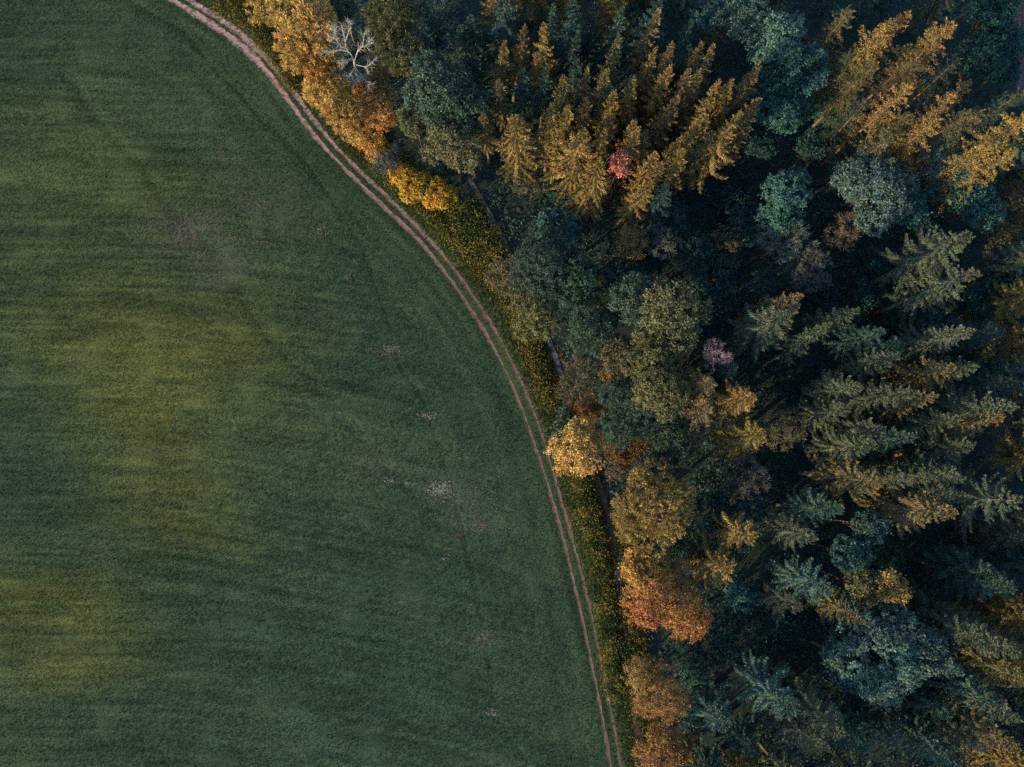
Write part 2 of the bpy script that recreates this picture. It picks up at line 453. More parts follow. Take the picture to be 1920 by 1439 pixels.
# chalky stones and clods where the crop is thin
V_, F_, C_ = [], [], []
for (a_, b_, r_, k_, t_) in BARE:
    m = int(6 * k_ * r_)
    q = RNG.normal(0, 1, (m, 2)) * np.array([r_ * 0.85, r_ * 0.5])
    for (du_, dv_) in q:
        p = at(a_ + du_, b_ + dv_); w = RNG.uniform(0.04, 0.15) * (1.15 - 0.35 * t_); an = RNG.random() * 6.28
        c0 = np.array([math.cos(an), math.sin(an), 0]) * w; c1 = np.array([-math.sin(an), math.cos(an), 0]) * w * RNG.uniform(0.4, 0.8)
        o_ = len(V_); P3 = np.array([p.x, p.y, 0.03])
        V_ += [P3 - c0, P3 - c1, P3 + c0, P3 + c1, P3 + np.array([0, 0, w * 0.5 + 0.06])]
        F_ += [(o_, o_ + 1, o_ + 4), (o_ + 1, o_ + 2, o_ + 4), (o_ + 2, o_ + 3, o_ + 4), (o_ + 3, o_, o_ + 4)]
        cc = (np.array([0.50, 0.54, 0.52]) * (1 - t_) + np.array([0.24, 0.15, 0.15]) * t_) * RNG.uniform(0.22, 0.7)
        C_ += [cc] * 5
o = link('field_stones', mesh_np('field_stones', V_, F_, M_DIRT, False, np.array(C_))); o['kind'] = 'stuff'
o['label'] = 'pale stones and reddish clods showing through thin spots of the crop'; o['category'] = 'stones'

# rough grass of the verge
n = 60000
k = RNG.integers(0, len(PC), n); off = RNG.uniform(1.5, 7.5, n)
T = norm(np.gradient(PC, axis=0)); NRM = np.stack([-T[:, 1], T[:, 0]], 1)
Pq = PC[k] + NRM[k] * off[:, None] + RNG.normal(0, 0.5, (n, 2))
x, y = Pq[:, 0], Pq[:, 1]
nn = fbm(x / 2.2, y / 2.2, 111, 3)
dp = seg_dist(Pq, PATH[::5])[0]
keep = (dp > 0.6) & (RNG.random(n) < 0.35 + 0.9 * nn)
x, y, nn, off = x[keep], y[keep], nn[keep], off[keep]
tall = np.clip((off - 2.2) / 2, 0, 1)
yel = np.clip((nn - 0.42) * 4, 0, 1)[:, None] * tall[:, None]
c = np.array([0.06, 0.102, 0.044]) * (1 - yel) + np.array([0.20, 0.165, 0.05]) * yel
V, F, C = blades(x, y, 0.15 + 0.45 * tall * nn * 1.6, 0.14, c, 0.0, 0.7, 3)
o = link('verge_grass', mesh_np('verge_grass', V, F, M_GRASS, False, C)); o['kind'] = 'stuff'
o['label'] = 'rough yellow and green grass along the verge between track and wood'; o['category'] = 'grass'

# tall weeds and brambles in bands beside the path
def band(pts, n, spread, rng):
    P = dense(pts, 0.3); k = rng.integers(0, len(P), n)
    return P[k] + rng.normal(0, 1, (n, 2)) * spread
def clumps(P, hmax, per, rng, size):
    """leafy clumps: cards round stems"""
    n = len(P); m = n * per
    H = np.repeat(rng.uniform(0.4, 1, n) * hmax, per)
    C = np.column_stack([np.repeat(P, per, 0) + rng.normal(0, 0.28, (m, 2)), H * rng.uniform(0.15, 1, m)])
    A = norm(np.column_stack([rng.normal(0, 1, (m, 2)), rng.uniform(-0.3, 0.9, m)]))
    S = norm(np.cross(A, rng.normal(0, 1, (m, 3))))
    return cards(C, A, S, size * rng.uniform(0.6, 1.4, m), size * 0.55)
def weed_obj(name, P, hmax, per, size, tone, label, cat, seed):
    rng = np.random.default_rng(seed)
    V, F = clumps(P, hmax, per, rng, size)
    x, y = P[:, 0], P[:, 1]
    C = np.repeat(np.repeat(tone(x, y, rng), per, 0) * rng.uniform(0.6, 1.4, (len(P) * per, 1)), 4, 0)
    o = link(name, mesh_np(name, V, F, M_GRASS, False, C)); o['kind'] = 'stuff'; o['label'] = label; o['category'] = cat
rw = np.random.default_rng(5)
def weed_tone(x, y, rng):
    m = fbm(x / 1.6, y / 1.6, 121, 2)[:, None]
    k = np.clip((m - 0.42) * 5, 0, 1)
    return np.array([0.05, 0.092, 0.042]) * (1 - k) + np.array([0.165, 0.165, 0.052]) * k
P1 = np.concatenate([band([(1078,870),(1100,945),(1115,1010),(1125,1075),(1133,1130),(1142,1190),(1150,1250),(1160,1320)], 2300, 0.75, rw),
                     band([(862,392),(885,420),(905,450),(930,490)], 900, 1.5, rw),
                     band([(1160,930),(1165,1000),(1180,1130),(1190,1240),(1200,1330),(1215,1430)], 600, 0.8, rw)])
weed_obj('tall_weeds', P1, 1.3, 9, 0.30, weed_tone, 'tall green and yellow weeds in a band between track and footpath', 'weeds', 6)
def gold_tone(x, y, rng):
    m = rng.random((len(x), 1))
    return np.array([0.20, 0.17, 0.05]) * m + np.array([0.05, 0.085, 0.04]) * (1 - m)
P2 = np.concatenate([band([(925,510),(950,560),(975,600),(1000,660),(1020,720),(1035,770)], 1100, 0.65, rw),
                     band([(400,5),(450,30),(490,70),(520,120),(560,180)], 500, 0.7, rw),
                     band([(690,280),(720,320),(760,365),(800,400),(850,450),(905,500)], 500, 0.6, rw)])
weed_obj('autumn_weeds', P2, 0.9, 8, 0.28, gold_tone, 'golden autumn weeds along the sunny edge of the wood', 'weeds', 8)

# undergrowth over the shaded floor of the wood
rw = np.random.default_rng(15)
n = 34000
P = np.column_stack([rw.uniform(-60, 100, n), rw.uniform(-70, 105, n)])
sdu = seg_dist(P, PC_FAR, True)[0]; dp = seg_dist(P, PATH[::5])[0]
uu, vv = to_px(P[:, 0], P[:, 1])
P = P[(sdu > 7.5) & (dp > 1.4) & (fbm(P[:, 0] / 4, P[:, 1] / 4, 131, 2) > 0.33) & ~((uu > 1890) & (vv < 200))]
def dark_tone(x, y, rng):
    m = fbm(x / 5, y / 5, 135, 2)[:, None]
    return np.array([0.036, 0.092, 0.102]) * m * 1.6 + np.array([0.034, 0.055, 0.045]) * (1 - m)
weed_obj('undergrowth', P, 1.6, 8, 0.42, dark_tone, 'dark ferns and brambles covering the shaded floor of the wood', 'undergrowth', 16)

# ------------------------------------------------------------------ tree prototypes
def rotz(V, a):
    c, s = math.cos(a), math.sin(a)
    return np.column_stack([V[:, 0] * c - V[:, 1] * s, V[:, 0] * s + V[:, 1] * c, V[:, 2]])

def bough_np(L, rng, style='spruce'):
    """one bough from the stem outwards along +x; returns needle cards"""
    step = 0.115 if style == 'spruce' else 0.17
    n = max(6, int(L / step)); t = (np.arange(n) + 0.6) / n
    bend = rng.normal(0, 0.12) * L
    if style == 'spruce':
        zc = L * (-0.34 * t + 0.02 * t ** 2 + 0.20 * t ** 4)
    else:
        zc = L * (0.10 * t - 0.22 * t ** 2)
    S0 = np.column_stack([L * t, bend * t ** 2, zc])
    fw = norm(np.gradient(S0, axis=0))
    side0 = norm(np.cross(np.array([0, 0, 1.0])[None].repeat(n, 0), fw))
    parts = []
    wid = np.minimum(0.20 * L, 0.52) * np.clip(np.sin(np.pi * (0.12 + 0.80 * t)), 0.15, 1) * rng.uniform(0.5, 1.3, n) + 0.09
    if style == 'spruce':
        for sg in (-1, 1):
            for dro, lf in ((-0.25, 1.0), (-0.95, 0.75)):
                A = norm(0.75 * fw + sg * side0 * rng.uniform(0.7, 1.1, (n, 1)) + np.array([0, 0, dro]) + rng.normal(0, 0.16, (n, 3)))
                S = norm(np.cross(A, rng.normal(0, 0.35, (n, 3)) + np.array([0, 0, 1.0])))
                parts.append(cards(S0 + rng.normal(0, 0.03, (n, 3)), A, S, wid * lf, 0.125 * rng.uniform(0.7, 1.3, n)))
        A = norm(fw + rng.normal(0, 0.35, (n, 3)) + np.array([0, 0, 0.25])); S = norm(np.cross(A, rng.normal(0, 1, (n, 3))))
        parts.append(cards(S0, A, S, 0.36 * rng.uniform(0.6, 1.3, n), 0.16))
        # hanging curtain of twigs
        A = norm(np.column_stack([rng.normal(0, 0.3, (n, 2)), -np.ones(n)])); S = norm(np.cross(A, rng.normal(0, 1, (n, 3))))
        parts.append(cards(S0, A, S, np.minimum(0.2 * L, 0.65) * rng.uniform(0.4, 1.2, n), 0.15))
    else:
        for i in range(6):
            r_ = wid[:, None] * rng.normal(0, 0.42, (n, 3)) * np.array([0.6, 1.0, 0.65])
            A = norm(0.6 * fw + rng.normal(0, 0.7, (n, 3)) + np.array([0, 0, -0.1])); S = norm(np.cross(A, rng.normal(0, 1, (n, 3))))
            parts.append(cards(S0 + r_, A, S, 0.32 * rng.uniform(0.5, 1.4, n), 0.085))
    # end shoot
    m = 7
    A = norm(np.array([1.0, 0, 0.15]) + rng.normal(0, 0.3, (m, 3))); S = norm(np.cross(A, rng.normal(0, 1, (m, 3))))
    parts.append(cards(np.repeat(S0[-1:], m, 0) - np.array([0.1, 0, 0]), A, S, 0.32, 0.13))
    V, F = join(parts)
    wV, wF = tube(np.vstack([[0, 0, 0], S0[n // 3], S0[2 * n // 3], S0[-1]]), [0.035 + 0.008 * L, 0.03, 0.02, 0.006], 3)
    return V, F, wV, wF

LENS = [0.5, 0.9, 1.4, 2.0, 2.8, 3.7, 4.7]
rb = np.random.default_rng(21)
POOL = {st: {L: [bough_np(L, rb, st) for _ in range(4)] for L in LENS} for st in ('spruce', 'larch')}
POOL_ME = {}
def bough_me(L, i):
    if (L, i) not in POOL_ME:
        V, F, wV, wF = POOL['spruce'][L][i]
        VV, FF = join([(V, F), (wV, wF)])
        me = mesh_np('bough', VV, FF, M_NEEDLE)
        me.materials.append(M_BARK)
        mi = np.zeros(len(FF), np.int32); mi[len(F):] = 1
        me.polygons.foreach_set('material_index', mi)
        POOL_ME[(L, i)] = me
    return POOL_ME[(L, i)]

def conifer_layout(h, r, rng, dens=1.0, base=0.22, style='spruce', gap=1.0):
    """list of (z, azimuth, pitch, length) for the boughs"""
    out = []; z = base * h; az0 = rng.random() * 6.28
    while z < h * 0.985:
        f = (z - base * h) / (h * (1 - base))
        L = r * min(1.0, (1 - f) ** (0.85 if style == 'spruce' else 0.6) * 1.06 + 0.02) * (0.8 + 0.2 * min(1, f / 0.15))
        k = int(round((4.9 + 1.2 * rng.random()) * dens))
        for j in range(k):
            a = az0 + j * 2 * math.pi / k + rng.normal(0, 0.22)
            ll = max(0.32, L * rng.uniform(0.55, 1.18))
            pitch = (-0.05 + 0.75 * f ** 3 + rng.normal(0, 0.09)) if style == 'spruce' else (0.05 + 0.6 * f ** 2 + rng.normal(0, 0.15))
            out.append((z + rng.normal(0, 0.1), a, pitch, ll))
        az0 += 0.9 + rng.random()
        z += ((0.36 + 0.62 * (1 - f)) if style == 'spruce' else (0.5 + 0.75 * (1 - f))) / (0.7 + 0.3 * dens) * gap
    return out

def place(V, L0, L, z, a, p):
    k = L / L0
    V = V * np.array([k, 0.5 + 0.5 * k, 0.5 + 0.5 * k])
    c, s = math.cos(p), math.sin(p)
    V = np.column_stack([V[:, 0] * c - V[:, 2] * s, V[:, 1], V[:, 0] * s + V[:, 2] * c])
    V = rotz(V, a)
    return V + np.array([0, 0, z])

def stem_np(h, r0, rng, wob=0.15):
    n = 9; t = np.linspace(0, 1, n)
    P = np.column_stack([rng.normal(0, wob, n) * t * (1 - t), rng.normal(0, wob, n) * t * (1 - t), h * t])
    R = r0 * (1 - t) ** 0.85 + 0.02; R[0] *= 1.35
    return tube(P, R, 7)

def make_conifer(h, r, seed, style, dens, base, gap=1.15):
    rng = np.random.default_rng(seed)
    leaf, wood = [], [stem_np(h, 0.011 * h, rng)]
    for (z, a, p, L) in conifer_layout(h, r, rng, dens, base, style, gap):
        L0 = min(LENS, key=lambda q: abs(q - L))
        V, F, wV, wF = POOL[style][L0][rng.integers(0, 4)]
        leaf.append((place(V, L0, L, z, a, p), F)); wood.append((place(wV, L0, L, z, a, p), wF))
    # a few bare dead branches under the crown
    for j in range(10):
        a = rng.random() * 6.28; L = r * rng.uniform(0.3, 0.6); z = h * base * rng.uniform(0.5, 1.0)
        wood.append(tube([[0, 0, z], [math.cos(a) * L, math.sin(a) * L, z - 0.1 * L]], [0.03, 0.01], 3))
    # leading shoot
    m = 10
    A = norm(np.array([0, 0, 1.0]) + rng.normal(0, 0.3, (m, 3))); S = norm(np.cross(A, rng.normal(0, 1, (m, 3))))
    leaf.append(cards(np.column_stack([np.zeros((m, 2)), h - 0.7 + rng.random(m) * 0.5]), A, S, 0.42, 0.14))
    V, F = join(leaf); wV, wF = join(wood)
    return mesh_np('crown', V, F, M_NEEDLE), mesh_np('trunk', wV, wF, M_BARK, True)

SPR = [make_conifer(22, 2.5, 31, 'spruce', 1.0, 0.30), make_conifer(22, 2.3, 32, 'spruce', 0.9, 0.35),
       make_conifer(22, 2.8, 33, 'spruce', 1.05, 0.28), make_conifer(22, 2.1, 34, 'spruce', 1.0, 0.4)]
SPB = [make_conifer(25, 3.9, 41, 'spruce', 1.05, 0.22), make_conifer(25, 4.3, 42, 'spruce', 0.95, 0.25), make_conifer(25, 3.6, 43, 'spruce', 1.1, 0.3)]
SPW = [make_conifer(25, 4.4, 44, 'spruce', 0.95, 0.3, 1.3), make_conifer(25, 4.0, 45, 'spruce', 1.0, 0.34, 1.25), make_conifer(25, 4.8, 46, 'spruce', 0.9, 0.28, 1.3), make_conifer(25, 3.6, 47, 'spruce', 1.0, 0.36, 1.2)]
LAR = [make_conifer(25, 4.4, 51, 'larch', 0.85, 0.3, 1.45), make_conifer(25, 4.9, 52, 'larch', 0.8, 0.28, 1.4), make_conifer(25, 3.8, 53, 'larch', 0.95, 0.35, 1.35), make_conifer(25, 4.2, 54, 'larch', 0.75, 0.3, 1.5)]

def crown_np(r, seed, style, flat=0.75):
    """leafy crown about its own centre, radius r"""
    rng = np.random.default_rng(seed)
    P = dict(oak=dict(lobes=19, lr=0.32, pr=0.48, cards=34, size=0.25, wid=0.6, shell=0.75, dens=0.33),
             fine=dict(lobes=12, lr=0.42, pr=0.55, cards=40, size=0.20, wid=0.6, shell=0.6, dens=0.42),
             puff=dict(lobes=20, lr=0.32, pr=0.40, cards=30, size=0.24, wid=0.6, shell=0.9, dens=0.36),
             pine=dict(lobes=20, lr=0.31, pr=0.42, cards=28, size=0.36, wid=0.28, shell=0.8, dens=0.30),
             twig=dict(lobes=10, lr=0.42, pr=0.55, cards=26, size=0.50, wid=0.085, shell=0.6, dens=0.4))[style]
    lobes = []
    for i in range(P['lobes']):
        d = norm(rng.normal(0, 1, 3)); d[2] = abs(d[2]) * 0.9 - 0.25
        lobes.append((d * r * rng.uniform(0.45, 0.76) * np.array([1, 1, flat]), r * P['lr'] * rng.uniform(0.7, 1.15)))
    lobes.append((np.array([0, 0, 0.0 * r]), r * 0.55))
    C, O = [], []
    for c, lr in lobes:
        k = int(max(5, 4 * math.pi * lr * lr / (P['pr'] ** 2) * P['dens']))
        d = norm(rng.normal(0, 1, (k, 3)))
        rad = lr * np.where(rng.random(k) < P['shell'], rng.uniform(0.8, 1.18, k), rng.uniform(0.4, 0.85, k))
        q = c + d * rad[:, None] * np.array([1, 1, flat + 0.1])
        C.append(q); O.append(norm(0.6 * d + 0.5 * norm(q + np.array([0, 0, 0.6 * r]))))
    C = np.concatenate(C); O = np.concatenate(O)
    # drop puffs deep inside other lobes (nobody sees them)
    inside = np.zeros(len(C), bool)
    for c, lr in lobes:
        inside |= np.linalg.norm((C - c) / np.array([1, 1, flat + 0.1]), axis=1) < lr * 0.72
    keep = ~inside | (rng.random(len(C)) < 0.12)
    keep &= C[:, 2] > -0.62 * r
    C, O = C[keep], O[keep]
    k = P['cards']; n = len(C)
    pr = P['pr'] * rng.uniform(0.6, 1.25, n)
    Cc = np.repeat(C, k, 0); Oc = np.repeat(O, k, 0); pc = np.repeat(pr, k)[:, None]
    if style in ('pine', 'twig'):
        A = norm(Oc * 0.9 + rng.normal(0, 0.55, (n * k, 3)) + np.array([0, 0, 0.25]))
        B = Cc + rng.normal(0, 0.30, (n * k, 3)) * pc
        S = norm(np.cross(A, rng.normal(0, 1, (n * k, 3))))
    else:
        off = rng.normal(0, 0.40, (n * k, 3)) * pc
        B = Cc + off * np.array([1, 1, 0.8])
        Nn = norm(Oc * 0.6 + rng.normal(0, 0.6, (n * k, 3)))
        A = norm(np.cross(Nn, rng.normal(0, 1, (n * k, 3))))
        S = np.cross(Nn, A)
    L = P['size'] * rng.uniform(0.6, 1.35, n * k)
    return cards(B, A, S, L, L * P['wid'])

def limbs_np(seed, k=7):
    """bole of height 1 with limbs spreading to radius 1 (scaled per tree)"""
    rng = np.random.default_rng(seed)
    parts = []
    t = np.linspace(0, 1, 7)
    parts.append(tube(np.column_stack([0.05 * np.sin(3 * t), 0.04 * np.sin(4 * t + 1), 0.72 * t]), 0.062 * (1 - 0.6 * t) * np.r_[1.3, np.ones(6)], 7))
    for j in range(k):
        a = j * 2.4 + rng.normal(0, 0.3); z0 = rng.uniform(0.42, 0.68); rr = rng.uniform(0.45, 0.8); z1 = min(0.93, z0 + rng.uniform(0.10, 0.3))
        q = np.array([[0.03 * math.cos(a), 0.03 * math.sin(a), z0], [0.4 * rr * math.cos(a + .2), 0.4 * rr * math.sin(a + .2), z0 + 0.4 * (z1 - z0)],
                      [0.75 * rr * math.cos(a - .1), 0.75 * rr * math.sin(a - .1), z0 + 0.8 * (z1 - z0)], [rr * math.cos(a), rr * math.sin(a), z1]])
        parts.append(tube(q, [0.026, 0.018, 0.011, 0.004], 4))
    V, F = join(parts)
    return mesh_np('trunk', V, F, M_BARK, True)
BOLE = [limbs_np(61), limbs_np(62), limbs_np(63)]

CROWN = {}
def crown_me(style, r, seed):
    """shared crown meshes: nearest of a few built radii"""
    sizes = (2.0, 3.2, 4.6, 6.4)
    rr = min(sizes, key=lambda q: abs(math.log(q / r)))
    key = (style, rr, seed % 3)
    if key not in CROWN:
        V, F = crown_np(rr, 700 + 31 * (seed % 3) + int(rr * 10), style, {'fine': 0.85, 'pine': 0.85, 'twig': 0.85}.get(style, 0.75))
        CROWN[key] = mesh_np('crown', V, F, M_TWIG if style == 'twig' else M_LEAF)
    return CROWN[key], rr

# ------------------------------------------------------------------ the trees
PAL = dict(gold=(0.44, 0.345, 0.14), amber=(0.4, 0.275, 0.095), orange=(0.4, 0.23, 0.095), rust=(0.2, 0.125, 0.06), yellow=(0.46, 0.33, 0.07),
           ochre=(0.25, 0.2, 0.1), olive=(0.125, 0.155, 0.09), green=(0.052, 0.11, 0.098), teal=(0.046, 0.14, 0.152), dkteal=(0.028, 0.094, 0.11),
           pale=(0.088, 0.18, 0.185), violet=(0.085, 0.105, 0.12), pink=(0.52, 0.24, 0.22), blush=(0.36, 0.28, 0.31), brown=(0.1, 0.105, 0.08), grey=(0.1, 0.145, 0.16),
           dullgold=(0.3, 0.25, 0.105), dullorange=(0.28, 0.185, 0.095), spr=(0.2, 0.165, 0.068), sprm=(0.145, 0.14, 0.08), sprg=(0.072, 0.114, 0.092), sprd=(0.032, 0.088, 0.092), sprb=(0.052, 0.125, 0.13), larch=(0.225, 0.175, 0.068), larcho=(0.105, 0.115, 0.07), larchd=(0.045, 0.085, 0.07))  # spruce tones: sunlit and shaded looks are put into the needle colour
LOOK = dict(gold='golden', amber='amber', orange='bright orange', rust='rusty', yellow='bright yellow', ochre='ochre', olive='olive', green='dull green', teal='teal-green',
            dkteal='dark teal', pale='pale grey-green', violet='greyish violet', pink='salmon pink', blush='pale pinkish', brown='brown', grey='silvery grey',
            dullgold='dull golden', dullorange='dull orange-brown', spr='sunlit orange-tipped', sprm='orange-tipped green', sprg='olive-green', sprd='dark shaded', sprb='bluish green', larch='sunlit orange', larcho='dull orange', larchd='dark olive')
TREES = []          # (root, species, u, v, colour, size word, landmark text, own label)
rt = random.Random(3)

def root_at(name, p):
    e = bpy.data.objects.new(name, None); COL.objects.link(e)
    e.empty_display_size = 0.5; e.location = (p.x, p.y, -0.05)
    return e

def jit(c, s=0.14):
    k = rt.uniform(1 - s, 1 + s)
    return tuple(min(0.8, q * k * rt.uniform(0.94, 1.06)) for q in c)

def conifer(u, v, h, colour, protos, scale=1.0, lean=0.035, label=None, mark=None, name='spruce_tree', species='spruce'):
    p = at(u, v, h)
    e = root_at(name, p)
    e.rotation_euler = (rt.gauss(0, lean), rt.gauss(0, lean), 0)
    cr, tr = rt.choice(protos)
    hp = 22.0 if protos is SPR else 25.0
    a = rt.uniform(0, 6.28); sc = (scale, scale, h / hp)
    link('trunk', tr, e, (0, 0, 0), (0, 0, a), sc)
    link('crown', cr, e, (0, 0, 0), (0, 0, a), sc, jit(PAL[colour]))
    TREES.append((e, species, u, v, colour, 'slender' if scale < 0.85 and protos is SPR else '', mark, label))
    return e

def star_spruce(u, v, h, r, colour, dens, label=None, mark=None, base=0.35):
    """a spruce whose boughs can be told apart: each bough is a part"""
    p = at(u, v, h); e = root_at('spruce_tree', p)
    rng = np.random.default_rng(int(u * 3 + v))
    V, F = stem_np(h, 0.011 * h, rng)
    link('trunk', mesh_np('trunk', V, F, M_BARK, True), e)
    for (z, a, pt, L) in conifer_layout(h, r, rng, dens, base, 'spruce', 1.3):
        L0 = min(LENS, key=lambda q: abs(q - L)); k = L / L0
        link('bough', bough_me(L0, int(rng.integers(0, 4))), e, (0, 0, z), (0, -pt, a), (k, 0.5 + 0.5 * k, 0.5 + 0.5 * k), jit(PAL[colour], 0.2))
    TREES.append((e, 'spruce', u, v, colour, 'wide', mark, label))
    return e

def leafy(u, v, rpx, h, style, colour, label=None, mark=None, name='broadleaf_tree', species='broadleaf tree', squash=1.0):
    """crown seen centred on (u, v) with radius rpx in the photograph; top of the crown at height h"""
    zc = h
    for _ in range(4):
        r = rpx * (CAM_H - zc) / FPX
        zc = max(0.45 * r, h - 0.8 * r)
    p = at(u, v, zc)
    e = root_at(name, p)
    me, rr = crown_me(style, r, rt.randrange(999))
    k = r / rr * 1.1
    link('trunk', rt.choice(BOLE), e, (0, 0, 0), (0, 0, rt.uniform(0, 6.28)), (r, r, max(0.6, zc + 0.35 * r) * 1.05 + 0.05))
    link('crown', me, e, (0, 0, zc + 0.05), (0, 0, rt.uniform(0, 6.28)), (k * rt.uniform(.93, 1.07), k * rt.uniform(.93, 1.07), k * squash), jit(PAL[colour]))
    TREES.append((e, species, u, v, colour, 'small' if rpx < 30 else ('large' if rpx > 70 else ''), mark, label))
    return e

def shrub(u, v, rpx, h, style, colour, label=None, mark=None):
    return leafy(u, v, rpx, h, style, colour, label, mark, 'shrub', 'shrub')

# --- forest edge, top left: golden pines
for a in [(497,12,38,13,'pine','gold','golden pine at the top edge, nearest to the track bend'),
          (545,22,46,15,'pine','gold','broad golden pine at the top edge left of the bare white tree'),
          (592,48,50,16,'pine','gold','tall golden pine touching the bare white tree on its left'),
          (552,92,42,13,'pine','gold','golden pine overhanging the verge left of the bare white tree'),
          (598,118,36,12,'pine','amber','amber pine just below and left of the bare white tree'),
          (612,172,42,11,'pine','gold','golden pine beside the track below the bare white tree'),
          (640,212,36,10,'pine','gold','lower golden pine leaning over the track beside the orange shrubs'),
          (735,32,54,17,'pine','olive','olive-gold pine at the top edge right of the bare white tree'),
          (748,92,48,16,'pine','olive','olive-gold pine between the bare white tree and the big oak')]:
    leafy(*a[:6], label=a[6], name='pine_tree', species='pine', squash=1.15)
leafy(640,12,34,12,'oak','green', 'green tree at the top edge behind the golden pines')
shrub(712,150,30,7,'fine','ochre', 'small ochre shrub between bare white tree and big oak')
shrub(708,215,38,8,'fine','orange','dense orange shrub right below the bare white tree', 'the orange shrub below the bare tree')
shrub(681,170,22,6,'fine','amber','small amber shrub at the foot of the bare white tree')
shrub(690,262,26,5,'fine','amber','low amber shrub on the verge under the dense orange shrub')
shrub(668,246,26,6,'fine','gold','golden shrub on the verge left of the low amber shrub')
shrub(705,284,22,4,'fine','amber','lowest amber shrub on the verge above the greyish violet shrub')
shrub(728,300,28,6,'fine','violet','greyish violet shrub on the verge below the big oak')
shrub(752,325,24,4,'puff','yellow','smallest and uppermost of the three yellow shrubs on the verge')
shrub(775,348,32,5,'puff','yellow','middle one of the three bright yellow verge shrubs')
shrub(822,364,33,5,'puff','yellow','lowest and rightmost of the three bright yellow verge shrubs','the lowest yellow verge shrub')
leafy(820,168,76,19,'oak','green','dark upper crown of the big oaks right of the dense orange shrub','the big oak')  # upper crown of the big oaks, built as a tree of its own
leafy(872,205,52,17,'oak','green','dark oak between the big oak and the broad orange spruce')
leafy(850,275,62,17,'oak','olive','olive oak standing over the start of the footpath')
leafy(775,225,36,14,'oak','olive','small olive oak crown between the dense orange shrub and the big oak')  # side crown of the big oaks, made a separate tree object

# --- spruce plantation at the top
S = [(927,56,21,'spr'),(963,50,22,'spr'),(1040,18,20,'sprb'),(1158,52,23,'sprg'),(1163,15,20,'sprb'),(1222,31,23,'sprg'),
     (1222,88,23,'spr'),(1266,77,22,'sprg'),(1344,103,23,'sprg'),(1327,75,22,'sprg'),(1135,118,22,'sprg'),(1250,125,23,'spr'),(1297,118,22,'sprg'),
     (1315,142,22,'sprg'),(1197,150,22,'spr'),(1076,153,22,'sprg'),(1100,147,21,'sprg'),(1138,146,22,'sprg'),(1150,166,22,'spr'),(1250,181,22,'sprg'),
     (1344,169,24,'spr'),(1416,132,22,'sprg'),(1391,153,23,'spr'),(1429,168,23,'sprg'),(1072,200,22,'spr'),(1107,197,21,'spr'),(1155,212,22,'spr'),
     (1210,206,22,'spr'),(1316,212,22,'sprg'),(1380,203,24,'spr'),(1313,230,23,'spr'),(1420,200,22,'sprg'),(1185,235,23,'spr'),(1135,247,22,'spr'),
     (1263,268,22,'spr'),(1294,258,24,'spr'),(1222,296,22,'spr'),(1203,332,20,'spr'),(910,210,19,'spr'),(941,155,19,'sprg'),(1022,130,19,'sprd'),
     (1044,190,20,'sprg'),(1034,222,20,'spr'),(1185,130,20,'sprd'),(1072,62,19,'sprd'),(1085,107,19,'sprd'),(1048,252,20,'spr'),
     (1230,245,20,'sprg'),(1345,240,21,'sprg'),(1110,20,19,'sprd'),(1300,30,20,'sprd'),(1290,70,20,'sprd'),
     (985,130,18,'sprd'),(1105,255,20,'sprg'),(1255,335,18,'sprd'),(1240,310,20,'sprg')]
for (u_, v_, h_, c_) in S:
    conifer(u_, v_, h_ + rt.uniform(-0.9, .6) + 0.6 * max(0, (u_ - 1000) / 400), 'sprm' if c_ == 'sprg' else c_, SPR, rt.uniform(0.82, 1.12))
conifer(1033, 42, 24, 'spr', SPB, 0.72, label='tall orange-tipped spruce standing alone near the top edge', mark='the lone tall spruce near the top edge')
